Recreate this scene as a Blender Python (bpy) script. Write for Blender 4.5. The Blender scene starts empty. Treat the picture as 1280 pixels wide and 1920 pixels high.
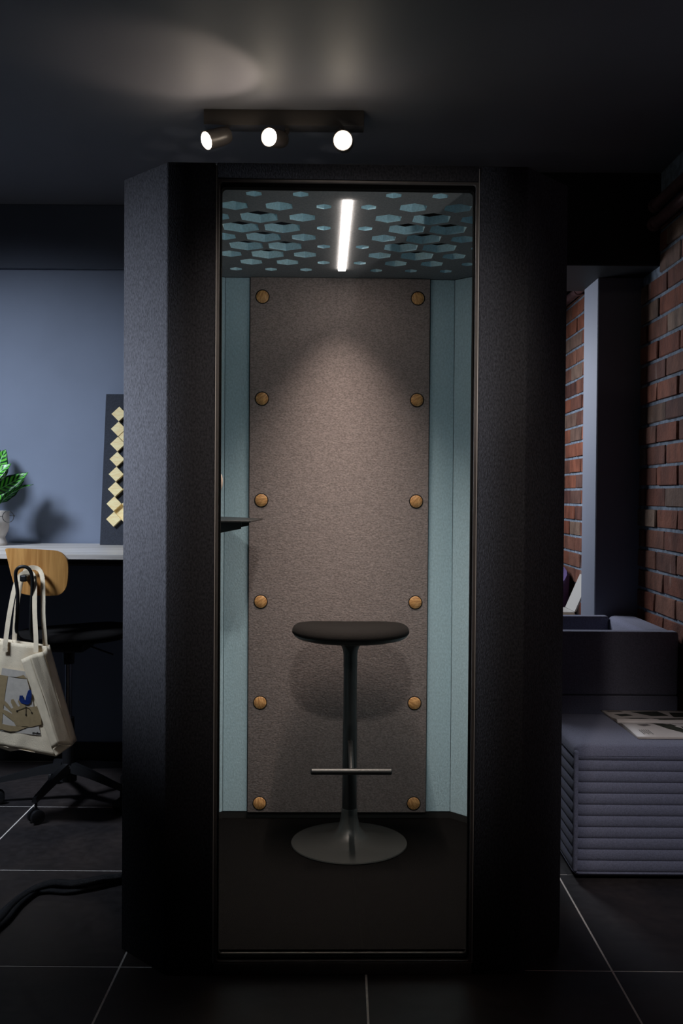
import bpy, bmesh, math, random
from mathutils import Vector, Matrix
random.seed(7)
PI = math.pi
S = bpy.context.scene
C = S.collection

def lin(c):
    c = c / 255.0
    return c / 12.92 if c <= .04045 else ((c + .055) / 1.055) ** 2.4
def rgb(r, g, b): return (lin(r), lin(g), lin(b), 1)

# ------------------------------------------------------------------ camera
cd = bpy.data.cameras.new('camera'); cam = bpy.data.objects.new('camera', cd); C.objects.link(cam)
S.camera = cam
cd.sensor_width = 36; cd.sensor_fit = 'AUTO'; cd.lens = 1818 / 1920 * 36
cd.clip_start = .05; cd.clip_end = 100
_p, _r, _y = math.radians(.94), math.radians(.42), math.radians(-.13)
_f = Vector((math.sin(_y) * math.cos(_p), math.cos(_y) * math.cos(_p), -math.sin(_p)))
_x = Vector((math.cos(_y), -math.sin(_y), 0)); _u = _x.cross(_f)
_x2 = _x * math.cos(_r) + _u * math.sin(_r); _u2 = -_x * math.sin(_r) + _u * math.cos(_r)
cam.matrix_world = Matrix(((_x2.x, _u2.x, -_f.x, 0), (_x2.y, _u2.y, -_f.y, 0), (_x2.z, _u2.z, -_f.z, 1.336), (0, 0, 0, 1)))

# ------------------------------------------------------------------ world, exposure
S.view_settings.view_transform = 'Standard'; S.view_settings.look = 'None'
S.view_settings.exposure = 0; S.view_settings.gamma = 1
try: S.view_settings.use_curve_mapping = False
except Exception: pass
w = bpy.data.worlds.new('world'); S.world = w; w.use_nodes = True
w.node_tree.nodes['Background'].inputs[0].default_value = (.45, .55, .8, 1)
w.node_tree.nodes['Background'].inputs[1].default_value = .0035

# ------------------------------------------------------------------ lights
def aim(o, loc, to):
    o.location = loc
    o.rotation_euler = (Vector(to) - Vector(loc)).to_track_quat('-Z', 'Y').to_euler()
def area(name, loc, to, sx, sy, e, col, spread=180):
    l = bpy.data.lights.new(name, 'AREA'); l.shape = 'RECTANGLE'; l.size = sx; l.size_y = sy
    l.energy = e; l.color = col; l.spread = math.radians(spread)
    o = bpy.data.objects.new(name, l); C.objects.link(o); aim(o, loc, to); return o
def spot(name, loc, to, e, col, ang, blend, rad=.02):
    l = bpy.data.lights.new(name, 'SPOT'); l.energy = e; l.color = col; l.spot_size = math.radians(ang)
    l.spot_blend = blend; l.shadow_soft_size = rad
    o = bpy.data.objects.new(name, l); C.objects.link(o); aim(o, loc, to); return o
area('ceiling_panel_left', (-2.35, 2.95, 2.70), (-1.70, 4.40, .95), .6, .36, 26, (.74, .84, 1), 88)
area('daylight_left', (-2.9, 2.75, 1.55), (-.6, 2.80, 1.50), .6, .45, 13, (.78, .86, 1), 40)
area('daylight_far_room', (.15, 5.6, 2.05), (1.35, 5.0, 1.0), .9, .6, 24, (.84, .89, 1), 142)
spot('ottoman_fill', (1.15, 1.0, 2.70), (1.12, 3.30, .18), 110, (.94, .93, 1), 24, .95, .06)  # added fill, out of view, to brighten the ottoman; no fixture there
spot('ceiling_glow_fill', (-.27, 3.42, 2.46), (-.50, 3.31, 2.77), 5.5, (1, .82, .66), 72, .55, .015)  # added hidden source above the booth, shapes the glow patch on the ceiling
spot('pocket_fill', (-.95, .5, .5), (-.02, 3.25, 2.2), 10, (1, .95, .9), 20, 1, .03)  # added pair of unseen fills that brighten the booth's hexagonal pockets
spot('pocket_fill', (.95, .5, .5), (-.02, 3.25, 2.2), 70, (1, .95, .9), 20, 1, .03)  # second added fill for the pockets, also out of view
spot('ceiling_spot_front', (.0, 1.25, 2.72), (.03, 3.40, .85), 84, (1, .88, .79), 45, 1, .06)
def point(name, loc, e, col, r):
    l = bpy.data.lights.new(name, 'POINT'); l.energy = e; l.color = col; l.shadow_soft_size = r
    o = bpy.data.objects.new(name, l); C.objects.link(o); o.location = loc
point('lamp_spill', (-.52, 3.52, 2.60), .35, (1, .84, .66), .02)
point('lamp_spill', (-.28, 3.49, 2.60), .45, (1, .84, .66), .02)
point('lamp_spill', (-.01, 3.45, 2.58), .45, (1, .84, .66), .02)

# ------------------------------------------------------------------ helpers
def link(name, me, parent=None):
    o = bpy.data.objects.new(name, me); C.objects.link(o)
    if parent is not None: o.parent = parent
    return o
def obj(name, bm, mats, parent=None, smooth=None, loc=None, rot=None):
    me = bpy.data.meshes.new(name)
    bmesh.ops.recalc_face_normals(bm, faces=bm.faces[:])
    bm.to_mesh(me); bm.free()
    if not isinstance(mats, (list, tuple)): mats = [mats]
    for m in mats: me.materials.append(m)
    if smooth is not None:
        for p in me.polygons: p.use_smooth = True
        if smooth < 180: me.set_sharp_from_angle(angle=math.radians(smooth))
    o = link(name, me, parent)
    if loc is not None: o.location = loc
    if rot is not None: o.rotation_euler = rot
    return o
def thing(name, label, cat, loc=(0, 0, 0), rz=0, group=None):
    o = bpy.data.objects.new(name, None); C.objects.link(o); o.location = loc; o.rotation_euler = (0, 0, rz)
    o.empty_display_size = .1
    return tag(o, label, cat, group)
def tag(o, label, cat, group=None):
    o['label'] = label; o['category'] = cat
    if group: o['group'] = group
    return o
def struct(o, label=None):
    o['kind'] = 'structure'
    if label: o['label'] = label
    return o
def NB(): return bmesh.new()
def box(bm, x0, x1, y0, y1, z0, z1, bev=0, seg=2, mi=0):
    r = bmesh.ops.create_cube(bm, size=1)
    vs = r['verts']
    for v in vs:
        v.co = Vector(((x0 + x1) / 2 + v.co.x * (x1 - x0), (y0 + y1) / 2 + v.co.y * (y1 - y0), (z0 + z1) / 2 + v.co.z * (z1 - z0)))
    fs = set(f for v in vs for f in v.link_faces)
    for f in fs: f.material_index = mi
    if bev > 0:
        es = list(set(e for v in vs for e in v.link_edges))
        bmesh.ops.bevel(bm, geom=es, offset=bev, segments=seg, profile=.5, affect='EDGES')
    return bm
def prism(bm, pts, z0, z1, bev=0, seg=2, axis='z', mi=0):
    """extrude a polygon; axis z: pts=(x,y); axis y: pts=(x,z) between y=z0..z1"""
    def P(a, b, c): return (a, b, c) if axis == 'z' else ((a, c, b) if axis == 'y' else (c, a, b))
    lo = [bm.verts.new(P(a, b, z0)) for a, b in pts]; hi = [bm.verts.new(P(a, b, z1)) for a, b in pts]
    n = len(pts); fs = [bm.faces.new(lo[::-1]), bm.faces.new(hi)]
    for i in range(n): fs.append(bm.faces.new((lo[i], lo[(i + 1) % n], hi[(i + 1) % n], hi[i])))
    for f in fs: f.material_index = mi
    if bev > 0:
        es = list(set(e for f in fs for e in f.edges))
        bmesh.ops.bevel(bm, geom=es, offset=bev, segments=seg, profile=.5, affect='EDGES', clamp_overlap=True)
    return bm
def tube(bm, pts, r, seg=10, cap=True, flat=1.0):
    pts = [Vector(p) for p in pts]; n = len(pts); rings = []
    rr = r if isinstance(r, (list, tuple)) else [r] * n
    up = None
    for i, p in enumerate(pts):
        t = (pts[min(i + 1, n - 1)] - pts[max(i - 1, 0)]).normalized()
        if up is None:
            up = Vector((0, 0, 1)) if abs(t.z) < .9 else Vector((0, 1, 0))
        a = t.cross(up)
        if a.length < 1e-4: a = t.cross(Vector((1, 0, 0)))
        a.normalize(); b = a.cross(t).normalized(); up = b
        rings.append([bm.verts.new(p + a * math.cos(2 * PI * k / seg) * rr[i] + b * math.sin(2 * PI * k / seg) * rr[i] * flat) for k in range(seg)])
    for i in range(n - 1):
        for k in range(seg):
            bm.faces.new((rings[i][k], rings[i][(k + 1) % seg], rings[i + 1][(k + 1) % seg], rings[i + 1][k]))
    if cap: bm.faces.new(rings[0][::-1]); bm.faces.new(rings[-1])
    return bm
def spline(pts, n=6):
    pts = [Vector(p) for p in pts]; out = []
    for i in range(len(pts) - 1):
        p0 = pts[max(i - 1, 0)]; p1 = pts[i]; p2 = pts[i + 1]; p3 = pts[min(i + 2, len(pts) - 1)]
        for k in range(n):
            t = k / n
            out.append(.5 * ((2 * p1) + (p2 - p0) * t + (2 * p0 - 5 * p1 + 4 * p2 - p3) * t * t + (3 * p1 - p0 - 3 * p2 + p3) * t ** 3))
    out.append(pts[-1]); return out
def lathe(bm, prof, seg=40, c=(0, 0, 0), mi=0, sx=1, sy=1):
    rings = []
    for r, z in prof:
        if r < 1e-6: rings.append([bm.verts.new((c[0], c[1], c[2] + z))])
        else: rings.append([bm.verts.new((c[0] + r * sx * math.cos(2 * PI * k / seg), c[1] + r * sy * math.sin(2 * PI * k / seg), c[2] + z)) for k in range(seg)])
    for a, b in zip(rings, rings[1:]):
        for k in range(seg):
            q = (k + 1) % seg
            if len(a) == 1 and len(b) == 1: continue
            if len(a) == 1: f = bm.faces.new((a[0], b[q], b[k]))
            elif len(b) == 1: f = bm.faces.new((a[k], a[q], b[0]))
            else: f = bm.faces.new((a[k], a[q], b[q], b[k]))
            f.material_index = mi
    return bm
def rrect(hx, hy, r, n=6, cx=0, cy=0):
    out = []
    for sx, sy, a0 in ((1, 1, 0), (-1, 1, 90), (-1, -1, 180), (1, -1, 270)):
        for k in range(n + 1):
            a = math.radians(a0 + 90 * k / n)
            out.append((cx + sx * (hx - r) + r * math.cos(a), cy + sy * (hy - r) + r * math.sin(a)))
    return out
def stack(bm, outline, levels, mi=0):
    """outline(inset)->[(x,y)], levels=[(z, inset)]; closed top and bottom"""
    rings = [[bm.verts.new((x, y, z)) for x, y in outline(d)] for z, d in levels]
    n = len(rings[0])
    for a, b in zip(rings, rings[1:]):
        for k in range(n): bm.faces.new((a[k], a[(k + 1) % n], b[(k + 1) % n], b[k])).material_index = mi
    bm.faces.new(rings[0][::-1]); bm.faces.new(rings[-1])
    return bm
def ring_xz(bm, o, i, y0, y1):
    """frame between outline o and outline i (same count), points (x,z), extruded y0..y1"""
    n = len(o); L = []
    for y in (y0, y1): L.append(([bm.verts.new((a, y, b)) for a, b in o], [bm.verts.new((a, y, b)) for a, b in i]))
    for k in range(n):
        q = (k + 1) % n
        bm.faces.new((L[0][0][k], L[0][0][q], L[0][1][q], L[0][1][k]))
        bm.faces.new((L[1][0][k], L[1][1][k], L[1][1][q], L[1][0][q]))
        bm.faces.new((L[0][0][k], L[1][0][k], L[1][0][q], L[0][0][q]))
        bm.faces.new((L[0][1][k], L[0][1][q], L[1][1][q], L[1][1][k]))
    return bm

# ------------------------------------------------------------------ materials
def mat(name, col, rough=.6, metal=0, var=.0, vscale=40, bump=0, bscale=80, spec=.5, col2=None, coord='Object', stretch=(1, 1, 1), emit=None, es=0, sheen=0, detail=4, ramp=(.35, .65)):
    m = bpy.data.materials.new(name); m.use_nodes = True; nt = m.node_tree; b = nt.nodes['Principled BSDF']
    b.inputs['Base Color'].default_value = col; b.inputs['Roughness'].default_value = rough
    b.inputs['Metallic'].default_value = metal; b.inputs['Specular IOR Level'].default_value = spec
    if sheen: b.inputs['Sheen Weight'].default_value = sheen; b.inputs['Sheen Roughness'].default_value = .5
    if emit: b.inputs['Emission Color'].default_value = emit; b.inputs['Emission Strength'].default_value = es
    if var or bump or col2:
        tc = nt.nodes.new('ShaderNodeTexCoord'); mp = nt.nodes.new('ShaderNodeMapping'); mp.inputs['Scale'].default_value = stretch
        nt.links.new(tc.outputs[coord], mp.inputs[0])
    if var or col2:
        nz = nt.nodes.new('ShaderNodeTexNoise'); nz.inputs['Scale'].default_value = vscale; nz.inputs['Detail'].default_value = detail
        nt.links.new(mp.outputs[0], nz.inputs['Vector'])
        r = nt.nodes.new('ShaderNodeValToRGB'); r.color_ramp.elements[0].position = ramp[0]; r.color_ramp.elements[1].position = ramp[1]
        c1 = [max(0, c * (1 - var)) for c in col[:3]] + [1]; c2 = list(col2) if col2 else [min(1, c * (1 + var)) for c in col[:3]] + [1]
        r.color_ramp.elements[0].color = c1; r.color_ramp.elements[1].color = c2
        nt.links.new(nz.outputs[0], r.inputs[0]); nt.links.new(r.outputs[0], b.inputs['Base Color'])
    if bump:
        n2 = nt.nodes.new('ShaderNodeTexNoise'); n2.inputs['Scale'].default_value = bscale; n2.inputs['Detail'].default_value = 5
        nt.links.new(mp.outputs[0], n2.inputs['Vector'])
        bp = nt.nodes.new('ShaderNodeBump'); bp.inputs['Strength'].default_value = bump; bp.inputs['Distance'].default_value = .004
        nt.links.new(n2.outputs[0], bp.inputs['Height']); nt.links.new(bp.outputs[0], b.inputs['Normal'])
    return m
M = {}
M['felt_dark'] = mat('charcoal_felt', rgb(54, 54, 58), .95, var=.35, vscale=200, bump=.4, bscale=280, spec=.15, stretch=(1, 1, .6), detail=8)
M['felt_blue'] = mat('light_blue_felt', rgb(162, 188, 200), .95, var=.10, vscale=160, bump=.25, bscale=200, spec=.1, stretch=(1, 1, .6), detail=8)
M['felt_brown'] = mat('grey_brown_felt', rgb(136, 125, 123), .95, var=.26, vscale=240, bump=.4, bscale=180, spec=.1, stretch=(.6, 1, 1), detail=8)
M['felt_ceiling'] = mat('grey_ceiling_felt', rgb(120, 121, 124), .95, var=.12, vscale=150, bump=.2, bscale=180, spec=.1, detail=8)
M['pocket'] = mat('pale_blue_pocket_felt', rgb(188, 224, 240), .95, var=.10, vscale=160, bump=.2, bscale=180, spec=.1, detail=8)
M['black'] = mat('matt_black', rgb(18, 18, 18), .7)
M['frame_black'] = mat('matt_frame_black', rgb(12, 12, 12), .95, spec=.08)
M['black_hole'] = mat('duct_black', rgb(4, 4, 4), .9, spec=.1)
M['black_metal'] = mat('black_powder_coat', rgb(24, 25, 26), .42, var=.1, vscale=60, bump=.08, bscale=300)
M['frame_metal'] = mat('dark_anodised_frame', rgb(98, 93, 90), .4, metal=.3, var=.1, vscale=30)
M['seam'] = mat('bright_seam_metal', rgb(205, 200, 196), .35, metal=.2)
M['base_metal'] = mat('dark_grey_powder_coat', rgb(48, 49, 48), .42, bump=.05, bscale=300)
M['carpet'] = mat('black_carpet', rgb(11, 10, 10), 1, var=.35, vscale=120, bump=.6, bscale=250, spec=.05, detail=8)
M['seat_black'] = mat('black_upholstery', rgb(14, 11, 10), .95, var=.2, vscale=200, bump=.3, bscale=300, spec=.2)
M['handle'] = mat('pale_handle', rgb(240, 215, 200), .35)
M['gap'] = mat('shadow_ring_black', rgb(12, 10, 10), .9)
M['wall'] = mat('slate_blue_wall_paint', rgb(120, 129, 147), .62, var=.05, vscale=3, bump=.05, bscale=60, spec=.35)
M['wall_dark'] = mat('dark_slate_ceiling_paint', rgb(92, 92, 98), .6, var=.05, vscale=2, bump=.06, bscale=40, spec=.35)
M['trim_dark'] = mat('near_black_paint', rgb(25, 27, 31), .6, var=.05, vscale=3, spec=.3)
M['bulkhead'] = mat('dark_slate_paint', rgb(78, 84, 98), .6, var=.05, vscale=3, spec=.3)
M['column'] = mat('grey_blue_column_paint', rgb(112, 117, 130), .6, var=.04, vscale=3, spec=.3)
M['mortar'] = mat('grey_blue_mortar', rgb(112, 122, 134), .95, var=.3, vscale=30, bump=.8, bscale=60, spec=.1)
M['grout'] = mat('pale_grout', rgb(240, 232, 222), .8, var=.1, vscale=60)
M['desk'] = None
M['chrome'] = mat('chrome', rgb(170, 170, 175), .15, metal=1)
M['plastic'] = mat('black_plastic', rgb(22, 22, 24), .45, bump=.05, bscale=200)
M['canvas'] = mat('cream_cotton_canvas', rgb(232, 216, 188), .95, var=.07, vscale=25, bump=.35, bscale=350, spec=.1)
M['print_grey'] = mat('grey_print', rgb(196, 188, 176), .95, var=.06, vscale=60, spec=.05)
M['print_brown'] = mat('brown_print', rgb(158, 138, 104), .95, var=.08, vscale=60, spec=.05)
M['print_blue'] = mat('blue_print', rgb(34, 54, 112), .9, var=.2, vscale=90, spec=.05)
M['print_black'] = mat('black_print', rgb(28, 28, 30), .9, spec=.05)
M['pot'] = mat('matt_stone_ceramic', rgb(206, 198, 190), .7, var=.05, vscale=30, bump=.1, bscale=100)
M['soil'] = mat('dark_soil', rgb(40, 30, 24), 1, var=.4, vscale=60, bump=1, bscale=60)
M['sofa'] = mat('grey_blue_wool', rgb(118, 120, 138), .95, var=.14, vscale=220, bump=.3, bscale=320, spec=.12, sheen=.15, detail=8)
M['paper'] = mat('printed_paper', rgb(214, 204, 196), .45, var=.04, vscale=10)
M['paper_dark'] = mat('dark_furniture_print', rgb(58, 60, 50), .45, var=.3, vscale=40)
M['paper_mid'] = mat('grey_furniture_print', rgb(128, 122, 118), .45, var=.2, vscale=40)
M['lens'] = mat('lamp_lens', (1, 1, 1, 1), .3, emit=(1, .86, .68, 1), es=26)
M['strip'] = mat('strip_diffuser', (1, 1, 1, 1), .4, emit=(1, .86, .76, 1), es=17)
M['lamp_metal'] = mat('black_lamp_metal', rgb(58, 54, 52), .38, spec=.5)
M['purple'] = mat('purple_fabric', rgb(78, 62, 104), .9, var=.1, vscale=120, bump=.2, bscale=250)
M['laptop'] = mat('pale_aluminium', rgb(165, 162, 156), .45, metal=.1)
M['table_wood'] = mat('tan_wood', rgb(196, 168, 132), .5, var=.15, vscale=12)
M['cable'] = mat('braided_black_sleeve', rgb(24, 24, 27), .45, bump=1, bscale=500)
M['pipe'] = mat('dark_red_painted_pipe', rgb(112, 84, 84), .3, metal=.3, var=.2, vscale=20, bump=.3, bscale=30)

def wood(name, a, b2, scale=6, rough=.45, axis=2, distort=3, stretch=None):
    m = bpy.data.materials.new(name); m.use_nodes = True; nt = m.node_tree; b = nt.nodes['Principled BSDF']
    tc = nt.nodes.new('ShaderNodeTexCoord'); mp = nt.nodes.new('ShaderNodeMapping')
    oi = nt.nodes.new('ShaderNodeObjectInfo')
    st = stretch or [(12, 12, 1), (1, 12, 12), (12, 12, 1)][axis]
    mp.inputs['Scale'].default_value = st
    cr = nt.nodes.new('ShaderNodeVectorRotate'); cr.rotation_type = 'AXIS_ANGLE'
    cr.inputs['Axis'].default_value = (0, 1, 0)
    mu = nt.nodes.new('ShaderNodeMath'); mu.operation = 'MULTIPLY'; mu.inputs[1].default_value = 2.5 if stretch == 'rnd' else 0
    nt.links.new(oi.outputs['Random'], mu.inputs[0]); nt.links.new(mu.outputs[0], cr.inputs['Angle'])
    nt.links.new(tc.outputs['Object'], cr.inputs['Vector']); nt.links.new(cr.outputs[0], mp.inputs[0])
    nz = nt.nodes.new('ShaderNodeTexNoise'); nz.inputs['Scale'].default_value = scale; nz.inputs['Detail'].default_value = 6; nz.inputs['Distortion'].default_value = distort * .2
    nt.links.new(mp.outputs[0], nz.inputs['Vector'])
    r = nt.nodes.new('ShaderNodeValToRGB'); r.color_ramp.elements[0].position = .35; r.color_ramp.elements[1].position = .62
    r.color_ramp.elements[0].color = a; r.color_ramp.elements[1].color = b2
    nt.links.new(nz.outputs[0], r.inputs[0]); nt.links.new(r.outputs[0], b.inputs['Base Color']); b.inputs['Roughness'].default_value = rough
    return m
M['desk'] = wood('pale_ash_laminate', rgb(176, 168, 160), rgb(216, 210, 204), 3, .4, stretch=(.6, 8, 14))
M['ply'] = wood('oak_veneer', rgb(176, 122, 62), rgb(206, 152, 86), 5, .45, stretch=(14, 14, .9))
M['button'] = wood('ash_button', rgb(150, 104, 60), rgb(205, 158, 102), 9, .5, stretch=(30, 8, 7))
M['block'] = wood('pale_birch_block', rgb(246, 216, 150), rgb(255, 236, 178), 6, .55, stretch=(4, 4, 20))

def glass_mat():
    m = bpy.data.materials.new('clear_glass'); m.use_nodes = True; nt = m.node_tree; nt.nodes.clear()
    o = nt.nodes.new('ShaderNodeOutputMaterial'); t = nt.nodes.new('ShaderNodeBsdfTransparent'); g = nt.nodes.new('ShaderNodeBsdfGlossy')
    t.inputs[0].default_value = (.95, .97, .97, 1); g.inputs['Roughness'].default_value = .02
    f = nt.nodes.new('ShaderNodeFresnel'); f.inputs[0].default_value = 1.16; mx = nt.nodes.new('ShaderNodeMixShader')
    nt.links.new(f.outputs[0], mx.inputs[0]); nt.links.new(t.outputs[0], mx.inputs[1]); nt.links.new(g.outputs[0], mx.inputs[2]); nt.links.new(mx.outputs[0], o.inputs[0])
    return m
M['glass'] = glass_mat()

def brick_mat():
    m = bpy.data.materials.new('old_red_brick'); m.use_nodes = True; nt = m.node_tree; b = nt.nodes['Principled BSDF']
    oi = nt.nodes.new('ShaderNodeObjectInfo'); r = nt.nodes.new('ShaderNodeValToRGB'); cr = r.color_ramp
    cols = [(.0, (122, 72, 56)), (.2, (140, 88, 68)), (.4, (104, 66, 56)), (.58, (134, 94, 78)), (.76, (92, 62, 56)), (.93, (138, 118, 104)), (1, (116, 92, 78))]
    cr.elements[0].color = rgb(*cols[0][1]); cr.elements[1].color = rgb(*cols[-1][1])
    for p, c in cols[1:-1]: e = cr.elements.new(p); e.color = rgb(*c)
    nt.links.new(oi.outputs['Random'], r.inputs[0])
    geo = nt.nodes.new('ShaderNodeNewGeometry')
    def nz(sc, det, st=(1, 1, 1)):
        mp = nt.nodes.new('ShaderNodeMapping'); mp.inputs['Scale'].default_value = st; nt.links.new(geo.outputs['Position'], mp.inputs[0])
        n = nt.nodes.new('ShaderNodeTexNoise'); n.inputs['Scale'].default_value = sc; n.inputs['Detail'].default_value = det; nt.links.new(mp.outputs[0], n.inputs['Vector']); return n
    n1 = nz(14, 6, (1, 1, .5)); mx = nt.nodes.new('ShaderNodeMix'); mx.data_type = 'RGBA'; mx.blend_type = 'MULTIPLY'
    rr = nt.nodes.new('ShaderNodeValToRGB'); rr.color_ramp.elements[0].position = .3; rr.color_ramp.elements[0].color = (.40, .38, .37, 1); rr.color_ramp.elements[1].position = .72; rr.color_ramp.elements[1].color = (.95, .92, .88, 1)
    nt.links.new(n1.outputs[0], rr.inputs[0]); mx.inputs[0].default_value = 1
    nt.links.new(r.outputs[0], mx.inputs[6]); nt.links.new(rr.outputs[0], mx.inputs[7])
    n2 = nz(7, 8, (1, 1, .35)); r2 = nt.nodes.new('ShaderNodeValToRGB'); r2.color_ramp.elements[0].position = .62; r2.color_ramp.elements[1].position = .78
    r2.color_ramp.elements[1].color = (.6, .6, .6, 1)
    nt.links.new(n2.outputs[0], r2.inputs[0])
    m2 = nt.nodes.new('ShaderNodeMix'); m2.data_type = 'RGBA'; nt.links.new(r2.outputs[0], m2.inputs[0]); nt.links.new(mx.outputs[2], m2.inputs[6]); m2.inputs[7].default_value = rgb(168, 156, 146)
    nt.links.new(m2.outputs[2], b.inputs['Base Color']); b.inputs['Roughness'].default_value = .9; b.inputs['Specular IOR Level'].default_value = .2
    n3 = nz(70, 6); bp = nt.nodes.new('ShaderNodeBump'); bp.inputs['Strength'].default_value = .7; bp.inputs['Distance'].default_value = .005
    nt.links.new(n3.outputs[0], bp.inputs['Height']); nt.links.new(bp.outputs[0], b.inputs['Normal'])
    return m
M['brick'] = brick_mat()

def tile_mat():
    m = bpy.data.materials.new('dark_stone_tile'); m.use_nodes = True; nt = m.node_tree; b = nt.nodes['Principled BSDF']
    geo = nt.nodes.new('ShaderNodeNewGeometry')
    n = nt.nodes.new('ShaderNodeTexNoise'); n.inputs['Scale'].default_value = 2.2; n.inputs['Detail'].default_value = 9; n.inputs['Distortion'].default_value = .6; nt.links.new(geo.outputs['Position'], n.inputs['Vector'])
    r = nt.nodes.new('ShaderNodeValToRGB'); r.color_ramp.elements[0].position = .38; r.color_ramp.elements[0].color = rgb(46, 42, 43); r.color_ramp.elements[1].position = .72; r.color_ramp.elements[1].color = rgb(78, 68, 64)
    nt.links.new(n.outputs[0], r.inputs[0])
    n2 = nt.nodes.new('ShaderNodeTexNoise'); n2.inputs['Scale'].default_value = 30; n2.inputs['Detail'].default_value = 8; nt.links.new(geo.outputs['Position'], n2.inputs['Vector'])
    mx = nt.nodes.new('ShaderNodeMix'); mx.data_type = 'RGBA'; mx.blend_type = 'MULTIPLY'; mx.inputs[0].default_value = .6
    nt.links.new(r.outputs[0], mx.inputs[6]); nt.links.new(n2.outputs[0], mx.inputs[7]); nt.links.new(mx.outputs[2], b.inputs['Base Color'])
    r2 = nt.nodes.new('ShaderNodeMapRange'); r2.inputs[3].default_value = .38; r2.inputs[4].default_value = .62; nt.links.new(n2.outputs[0], r2.inputs[0]); nt.links.new(r2.outputs[0], b.inputs['Roughness'])
    bp = nt.nodes.new('ShaderNodeBump'); bp.inputs['Strength'].default_value = .12; bp.inputs['Distance'].default_value = .003; nt.links.new(n2.outputs[0], bp.inputs['Height']); nt.links.new(bp.outputs[0], b.inputs['Normal'])
    return m
M['tile'] = tile_mat()

def leaf_mat():
    m = bpy.data.materials.new('variegated_leaf'); m.use_nodes = True; nt = m.node_tree; b = nt.nodes['Principled BSDF']
    uv = nt.nodes.new('ShaderNodeUVMap'); sp = nt.nodes.new('ShaderNodeSeparateXYZ'); nt.links.new(uv.outputs[0], sp.inputs[0])
    def mth(op, a, b_=None, v=None):
        n = nt.nodes.new('ShaderNodeMath'); n.operation = op
        nt.links.new(a, n.inputs[0])
        if b_ is not None: nt.links.new(b_, n.inputs[1])
        if v is not None: n.inputs[1].default_value = v
        return n.outputs[0]
    av = mth('ABSOLUTE', sp.outputs[1])                      # distance from the midrib 0..1
    ph = mth('SUBTRACT', mth('MULTIPLY', sp.outputs[0], v=52), mth('MULTIPLY', av, v=9))
    sn = mth('SINE', ph); st = mth('GREATER_THAN', sn, v=-.1)
    rim = mth('LESS_THAN', av, v=.84); st = mth('MULTIPLY', st, rim)
    nz = nt.nodes.new('ShaderNodeTexNoise'); nz.inputs['Scale'].default_value = 60
    r = nt.nodes.new('ShaderNodeMix'); r.data_type = 'RGBA'; nt.links.new(st, r.inputs[0]); r.inputs[6].default_value = rgb(18, 62, 34); r.inputs[7].default_value = rgb(96, 186, 62)
    mid = mth('LESS_THAN', av, v=.06); r2 = nt.nodes.new('ShaderNodeMix'); r2.data_type = 'RGBA'; nt.links.new(mid, r2.inputs[0]); nt.links.new(r.outputs[2], r2.inputs[6]); r2.inputs[7].default_value = rgb(150, 205, 150)
    nt.links.new(r2.outputs[2], b.inputs['Base Color']); b.inputs['Roughness'].default_value = .35
    return m
M['leaf'] = leaf_mat()

# ================================================================== SETTING
# floor slab (grout) with one object per tile
bm = NB(); box(bm, -3.42, 2.0, .55, 6.9, -.08, -.0012)
floor = struct(obj('floor', bm, M['grout']), 'dark stone tiled floor with thin pale grout lines')
TX, TY = .6965, .699
bm = NB(); box(bm, -TX / 2 + .003, TX / 2 - .003, -TY / 2 + .003, TY / 2 - .003, -.012, 0, .0005, 1)
t0 = obj('tile', bm, M['tile'], floor); first = True
for i in range(-5, 3):
    for j in range(-3, 6):
        t = t0 if first else t0.copy()
        if not first: C.objects.link(t)
        first = False
        t.location = (.072 + TX * (i + .5), 2.72 + TY * (j + .5), 0)
CZ = 2.77
bm = NB(); box(bm, -3.42, 2.0, .55, 6.9, CZ, CZ + .1)
struct(obj('ceiling', bm, M['wall_dark']), 'dark grey painted ceiling')
bm = NB(); box(bm, -3.42, -.02, 4.85, 4.97, 0, CZ)
struct(obj('wall_back', bm, M['wall']), 'slate blue painted wall behind the desk')
bm = NB(); box(bm, -3.42, -.02, 4.822, 4.85, 2.455, CZ, .003, 1)
struct(obj('trim_1', bm, M['bulkhead']), 'boxed bulkhead strip along the top of the blue wall')
bm = NB(); box(bm, -3.42, -.02, 4.838, 4.85, 0, .09, .002, 1)
struct(obj('baseboard_back', bm, M['black']), 'black skirting under the blue wall')
bm = NB(); box(bm, -.02, 2.0, 6.78, 6.9, 0, CZ)
struct(obj('wall_far', bm, M['wall_dark']), 'dark end wall of the far room')
# column and beam in front of the far room
bm = NB(); box(bm, 1.178, 1.46, 4.54, 4.80, 0, 2.365, .004, 1)
struct(obj('trim_2', bm, M['column']), 'square grey blue painted column between sofa and brick wall')
bm = NB(); box(bm, -.02, 1.62, 4.30, 4.84, 2.362, CZ, .004, 1)
struct(obj('trim_3', bm, M['trim_dark']), 'dark painted beam above the column')
# brick wall
bm = NB(); box(bm, 1.388, 1.55, .9, 6.78, 0, CZ)
wr = struct(obj('wall_right', bm, M['mortar']), 'old red brick wall with thick grey mortar')
def brick_mesh(L, hh=.0795, dd=.06):
    bm = NB(); box(bm, 0, dd, -L / 2, L / 2, -hh / 2, hh / 2, .004, 1)
    for v in bm.verts: v.co += Vector((random.uniform(-.0016, .0016), random.uniform(-.0022, .0022), random.uniform(-.0016, .0016)))
    me = bpy.data.meshes.new('brick'); bmesh.ops.recalc_face_normals(bm, faces=bm.faces[:]); bm.to_mesh(me); bm.free(); me.materials.append(M['brick']); return me
LONG = [brick_mesh(.256) for _ in range(4)]; SHORT = [brick_mesh(.096) for _ in range(2)]
CP = .0935
def add_brick(y, z, me):
    o = link('brick', me, wr); o.location = (1.38 + random.uniform(-.003, .003), y, z); o.rotation_euler = (random.uniform(-.006, .006), 0, random.uniform(-.008, .008))
low = []
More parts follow.
